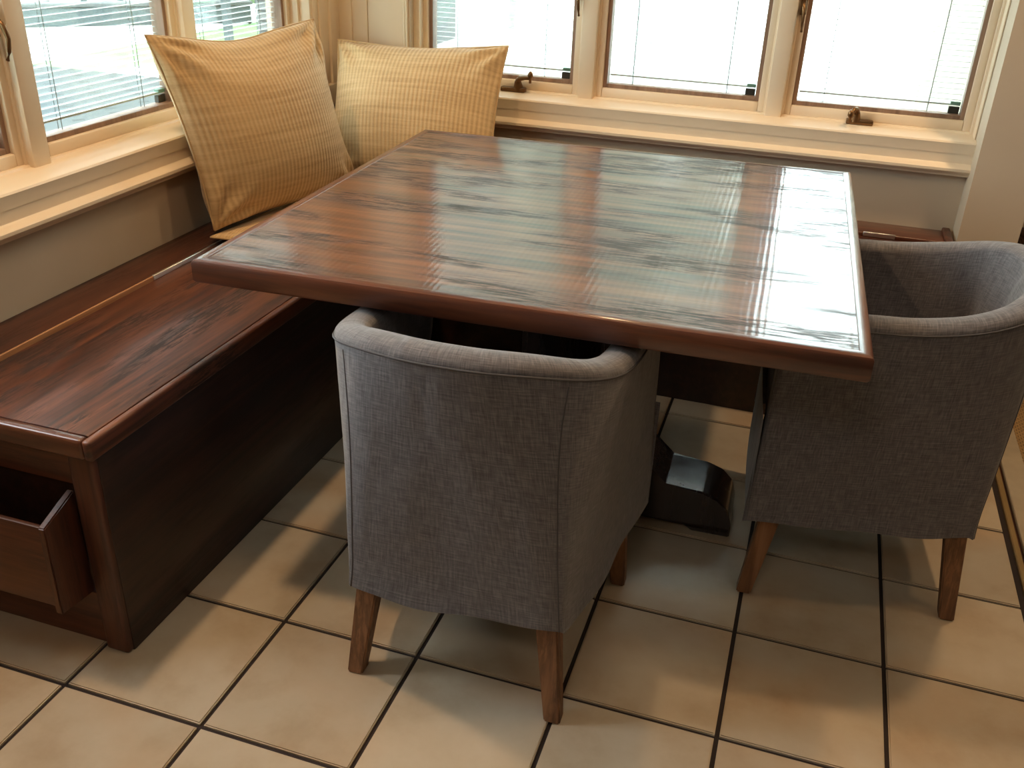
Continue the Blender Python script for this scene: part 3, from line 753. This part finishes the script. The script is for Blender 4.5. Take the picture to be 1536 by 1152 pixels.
# ------------------------------------------------------------------ outdoors
boxo('ground', (-120, 120, -60, 160, -2.2, -2.0), M_LAWN, kind='structure')
boxo('patio_paving', (-26, -2.2, -12, 27.5, -2.0, -1.95), M_PAVE, kind='structure')
boxo('path_concrete', (-46, -26.05, -12, 52, -2.0, -1.94), M_CONC, kind='structure')
boxo('terrace_concrete', (-22, 30, 27.55, 90, -2.0, -1.95), M_CONC, kind='structure')
boxo('terrace_paving', (-2.1, 30, 8, 27.5, -2.0, -1.95), M_CONC, kind='structure')
FA = math.atan2(0.66, 0.75)
fence = tag(empty('garden_fence', (-38, 45, -2), FA), 'row of tall pale posts with one rail across the garden, seen through the left blind', 'fence')
for k in range(13):
    bm = bmesh.new(); box(bm, -12+k*2.0-0.18, -12+k*2.0+0.18, -0.15, 0.15, 0, 9.0, 0.03, 1); mesh_obj('post', bm, M_FENCE, fence)
bm = bmesh.new(); box(bm, -12, 12, -0.1, 0.1, 8.4, 8.9); mesh_obj('rail', bm, M_FENCE, fence)
gw = tag(empty('garden_wall', (-31.5, 38.5, -2), FA+0.06), 'low blue-grey garden wall in front of the posts', 'wall')
bm = bmesh.new(); box(bm, -9, 7.5, -0.4, 0.4, 0, 0.95, 0.1, 2); mesh_obj('wall_body', bm, M_FENCE, gw)
bm = bmesh.new(); box(bm, -9.1, 7.6, -0.5, 0.5, 0.95, 1.15, 0.05, 1); mesh_obj('coping', bm, M_SIDING, gw)
shed = tag(empty('garden_shed', (-17.6, 40, -2)), 'pale clapboard shed beyond the left wall corner window', 'shed')
bm = bmesh.new(); box(bm, -3.2, 3.2, -3.9, 4, 0, 9.4); mesh_obj('shed_body', bm, M_SIDING, shed)
for k in range(22):
    bm = bmesh.new(); extrude_profile(bm, [(-3.9, 0), (-4.06, 0.0), (-3.92, 0.42), (-3.9, 0.42)], 'X', -3.25, 3.25); o = mesh_obj('clapboard', bm, M_SIDING, shed, loc=(0, 0, k*0.42))
bm = bmesh.new(); extrude_profile(bm, [(-3.9, 9.3), (3.9, 9.3), (0, 11.5)], 'Y', -4.4, 4.4); mesh_obj('roof', bm, M_FENCE, shed)
post = tag(empty('garden_post', (-18.4, 30, -2)), 'single grey post outside the left wall corner window', 'post')
bm = bmesh.new(); box(bm, -0.14, 0.14, -0.14, 0.14, 0, 12, 0.02, 1); mesh_obj('post_shaft', bm, M_FENCE, post)
bm = bmesh.new(); box(bm, -0.25, 0.25, -0.25, 0.25, 0, 0.4, 0.02, 1); mesh_obj('post_base', bm, M_FENCE, post)
def blob_tree(name, x, y, h, r, label, mat=M_LEAF, seed=0, cat='tree', trunk=True, tall=0.8, n=1500):
    root = empty(name, (x, y, -2)); tag(root, label, cat)
    rnd = random.Random(seed)
    bm = bmesh.new()
    for k in range(n):
        a = rnd.uniform(0, 2*math.pi); b = math.asin(rnd.uniform(-1, 1)); q = r*rnd.uniform(0.55, 1.0)
        c = Vector((math.cos(a)*math.cos(b)*q, math.sin(a)*math.cos(b)*q, h-r*0.2+math.sin(b)*q*tall))
        c += Vector((noise.noise(c*0.4), noise.noise(c*0.4+Vector((9, 0, 0))), 0))*r*0.3
        s = r*0.075*rnd.uniform(0.7, 1.4); d1 = Vector((rnd.gauss(0, 1), rnd.gauss(0, 1), rnd.gauss(0, 1))).normalized(); d2 = d1.orthogonal().normalized()
        d3 = d1.cross(d2)
        bm.faces.new([bm.verts.new(c + d2*s), bm.verts.new(c + d3*s*0.6), bm.verts.new(c - d2*s), bm.verts.new(c - d3*s*0.6)])
    o = mesh_obj('foliage', bm, mat, root); o['kind'] = 'stuff'
    if trunk:
        bm = bmesh.new(); tube(bm, [(0, 0, 0), (0.1, 0.1, h*0.4), (0, 0.2, h*0.9)], [r*0.09, r*0.07, r*0.03], 8); mesh_obj('trunk', bm, M_BARK, root)
blob_tree('garden_tree', -2.6, 36, 17, 4.9, 'tall leafy tree beyond the middle back window', seed=3, tall=2.4, n=6500)
blob_tree('garden_tree', -13.0, 50, 21, 6.4, 'tall leafy tree beyond the back window nearest the corner', seed=5, tall=2.3, n=6500)
blob_tree('garden_tree', -43, 64, 24, 9, 'leafy tree beyond the left corner window, added tall to dim its table reflection', mat=M_LEAF, seed=8, tall=1.7, n=5000)  # placed near and tall to cut the left window sheen on the tabletop
blob_tree('garden_shrub', -33, 56, 3, 4, 'pale green shrub beyond the left wall corner window', mat=M_HEDGE, seed=9, cat='shrub', trunk=False)
blob_tree('garden_tree', -66, 30, 26, 13, 'leafy tree behind the row of garden posts', mat=M_HEDGE, seed=12)
